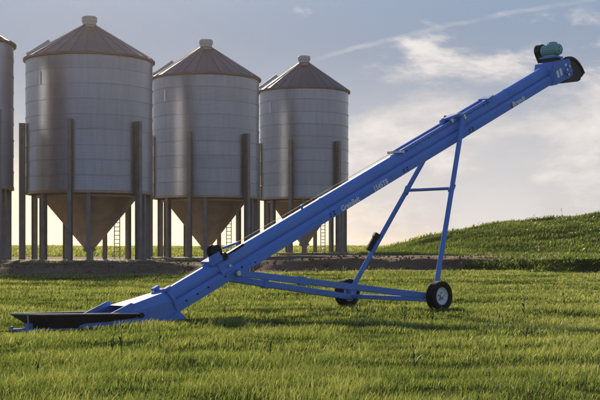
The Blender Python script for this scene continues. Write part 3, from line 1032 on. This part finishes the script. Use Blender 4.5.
# rough grass on the hill
n = 60000
Xh, Yh = rng.uniform(5, 48, n), rng.uniform(62, 130, n)
ok = (yard_mask(Xh, Yh) < 0.3) & (Xh < 0.30 * Yh + 8)
Xh, Yh = Xh[ok], Yh[ok]
bh = fbm(Xh / 4 + 30, Yh / 2.6, 4)
blades('hill_grass', Xh, Yh, np.clip(0.18 + 0.14 * rng.random(len(Xh)) + 0.25 * bh, 0.06, 0.6), rng.uniform(0.04, 0.09, len(Xh)), rng.uniform(0.2, 0.7, len(Xh)),
       0.20 + 0.14 * rng.normal(size=len(Xh)) + 0.35 * bh, ground_h, GM)
# tall grass on the far field behind the bins and around their footings
n = 46000
Xf, Yf = rng.uniform(-80, 45, n), rng.uniform(128, 240, n)
ok = np.abs(Xf) < 0.30 * Yf + 4
Xf, Yf = Xf[ok], Yf[ok]
bf = fbm(Xf / 6, Yf / 9, 3)
blades('field_grass', Xf, Yf, np.clip(0.25 + 0.2 * rng.random(len(Xf)) + 0.35 * bf, 0.08, 0.9), rng.uniform(0.10, 0.2, len(Xf)), rng.uniform(0.2, 0.6, len(Xf)),
       0.62 + 0.15 * rng.normal(size=len(Xf)) + 0.2 * bf, ground_h, GM)
n = 30000
Xf, Yf = rng.uniform(-45, 6, n), rng.uniform(76, 124, n)
dd = np.min([np.hypot(Xf - a, Yf - b) - r for a, b, r in ((-24.4, 85, 4.8), (-15.66, 93, 4.65), (-7.82, 104, 4.4), (0.38, 115, 4.06))], 0)
ok = (np.abs(dd - 2.4) < 1.2 + 0.9 * fbm(Xf / 2, Yf / 2, 3)) & (fbm(Xf / 1.8 + 4, Yf / 1.8, 3) > -0.15)
Xf, Yf = Xf[ok], Yf[ok]
blades('yard_grass', Xf, Yf, 0.12 + 0.16 * rng.random(len(Xf)), rng.uniform(0.05, 0.09, len(Xf)), rng.uniform(0.2, 0.7, len(Xf)),
       0.66 + 0.15 * rng.normal(size=len(Xf)), lambda x, y: np.maximum(ground_h(x, y), yard_z(x, y)), GM)

n = 26000
Xb, Yb = rng.uniform(-26, 15.5, n), rng.uniform(54, 82, n)
mk = yard_mask(Xb, Yb)
ok = (mk > -0.8) & (mk < 0.2 + rng.random(n) ** 3 * 2.2) & (fbm(Xb / 1.5, Yb / 1.5 + 70, 3) > -0.05)
Xb, Yb = Xb[ok], Yb[ok]
blades('bank_grass', Xb, Yb, 0.12 + 0.22 * rng.random(len(Xb)) ** 2, rng.uniform(0.025, 0.045, len(Xb)), rng.uniform(0.2, 0.8, len(Xb)),
       0.42 + 0.2 * rng.normal(size=len(Xb)), lambda x, y: np.maximum(ground_h(x, y), yard_z(x, y)), GM)


# ------------------------------------------------------------------ clods and stones on the bare earth
def clods():
    n = 5200
    X, Y = rng.uniform(-26, 14.5, n), 57 + 17 * rng.random(n) ** 1.3
    ok = yard_mask(X, Y) > 0.25
    X, Y = X[ok], Y[ok]
    n = len(X)
    Z = yard_z(X, Y)
    size = 0.025 + 0.07 * rng.random(n) ** 3
    base = np.array([(1, 0, 0), (0, 1, 0), (-1, 0, 0), (0, -1, 0), (0, 0, 1), (0, 0, -1.)])
    fc = np.array([(0, 1, 4), (1, 2, 4), (2, 3, 4), (3, 0, 4), (1, 0, 5), (2, 1, 5), (3, 2, 5), (0, 3, 5)])
    P = base[None] * size[:, None, None] * rng.uniform(0.6, 1.4, (n, 6, 1))
    th = rng.random(n) * 6.28
    c_, s_ = np.cos(th)[:, None], np.sin(th)[:, None]
    Q = np.stack([P[:, :, 0] * c_ - P[:, :, 1] * s_ + X[:, None], P[:, :, 0] * s_ + P[:, :, 1] * c_ + Y[:, None],
                  P[:, :, 2] * 0.8 + Z[:, None] + size[:, None] * 0.3], -1)
    f = (fc[None] + (np.arange(n) * 6)[:, None, None]).reshape(-1, 3)
    me = bpy.data.meshes.new('soil_clods')
    me.from_pydata(Q.reshape(-1, 3).tolist(), [], f.tolist())
    me.materials.append(yard.data.materials[0])
    tag(link('soil_clods', me), kind='stuff')


clods()

# ------------------------------------------------------------------ weeds standing above the lawn
def weed(x, y, h, leaves, lean):
    z = float(ground_h(x, y))
    h *= 1.1
    r_ = empty('weed', (x, y, z - 0.01), random.uniform(0, 6.28))
    mb = MB()
    mb.tube([(0, 0, 0), (lean * h * .3, 0.01, h * .5), (lean * h, 0.0, h)], [0.008, 0.006, 0.003], 6)
    mb.build('stem', M['weed'], r_)
    for k in range(leaves):
        t = 0.25 + 0.7 * k / max(1, leaves - 1)
        a = k * 2.4 + random.random()
        L = h * random.uniform(0.28, 0.42) * (1.15 - 0.5 * t)
        d_ = Vector((math.cos(a), math.sin(a), 0))
        s_ = Vector((-math.sin(a), math.cos(a), 0)) * L * 0.13
        p0 = Vector((lean * h * t * t, 0, h * t))
        p1 = p0 + d_ * L * 0.35 + Vector((0, 0, L * 0.55))
        p2 = p0 + d_ * L * 0.75 + Vector((0, 0, L * 0.85))
        m2 = MB()
        m2.poly([p0, p1 - s_, p1 + s_, p2, p1 + Vector((0, 0, 0.004)) ], [(0, 1, 4), (0, 4, 2), (1, 3, 4), (2, 4, 3)])
        m2.build('leaf', M['weed'], r_)
    return r_


# (image-independent) positions on the lawn, height, leaf count, label
WEEDS = [
    (1.42, 15.4, 0.30, 9, 'stout dark leafy weed in the right foreground lawn'),
    (-2.75, 18.3, 0.28, 3, 'dark grass stalk in front of the hopper, left of two'),
    (-2.60, 18.2, 0.34, 5, 'dark leafy weed in front of the hopper, right of two'),
    (-2.15, 19.2, 0.28, 4, 'dark weed in the lawn below the intake housing'),
    (-2.03, 31.5, 0.34, 3, 'thin weed stalk just left of the lower link pivot'),
    (-1.60, 26.8, 0.30, 4, 'small weed in the lawn below the lower link pivot'),
    (-2.2, 24.9, 0.26, 4, 'small dark weed just right of the skid foot'),
    (-0.42, 17.0, 0.24, 5, 'low weed in the middle of the foreground lawn'),
    (0.24, 28.2, 0.34, 3, 'thin dark stalk in the lawn left of the far wheel'),
    (1.25, 27.0, 0.36, 4, 'dark stalk in the lawn just below the far wheel'),
    (2.05, 24.5, 0.34, 5, 'weed in the lawn in front of the axle'),
    (2.30, 22.0, 0.36, 3, 'tall thin stalk in the lawn below the near wheel'),
    (4.75, 26.5, 0.42, 4, 'tall stalk in the lawn right of the near wheel'),
    (6.6, 31.0, 0.40, 4, 'weed stalk in the lawn nearest the right edge'),
    (3.4, 18.9, 0.26, 6, 'low leafy weed in the lower right lawn'),
    (-7.2, 36.0, 0.45, 3, 'thin weed stalk at the far left behind the hopper'),
    (-5.6, 33.0, 0.30, 4, 'small weed in the lawn behind the hopper tray'),
    (-3.2, 15.2, 0.24, 4, 'dark weed in the lower left corner lawn'),
]
for (x, y, h, k, lab) in WEEDS:
    tag(weed(x, y, h, k, random.uniform(-0.25, 0.3)), lab, 'weed', 'weeds standing in the lawn')
# a few dry stalks on the skyline of the hill
for (x, y, h, lab) in ((17.2, 121, 0.7, 'lone small stalk on the hill skyline, leftmost'), (23.0, 122, 0.9, 'taller stalk on the hill skyline, middle one'),
                       (25.6, 121.5, 1.0, 'tall forked stalk on the hill skyline, rightmost')):
    tag(weed(x, y, h, 4, 0.2), lab, 'weed', 'weeds on the hill skyline')

# ------------------------------------------------------------------ haze: low sunlit air over the whole field
hz = MB().box((0, 1000, 9.5), (5400, 3400, 23.0)).mesh('haze', False)
hm_ = bpy.data.materials.new('hazy_air')
hm_.use_nodes = True
hn = hm_.node_tree
hn.nodes.clear()
ho = hn.nodes.new('ShaderNodeOutputMaterial')
hv = hn.nodes.new('ShaderNodeVolumePrincipled')
hv.inputs['Color'].default_value = (1.0, 0.82, 0.60, 1)
hv.inputs['Density'].default_value = 0.00013
hv.inputs['Anisotropy'].default_value = 0.90
hn.links.new(hv.outputs[0], ho.inputs['Volume'])
hz.materials.append(hm_)
tag(link('haze', hz), kind='stuff')
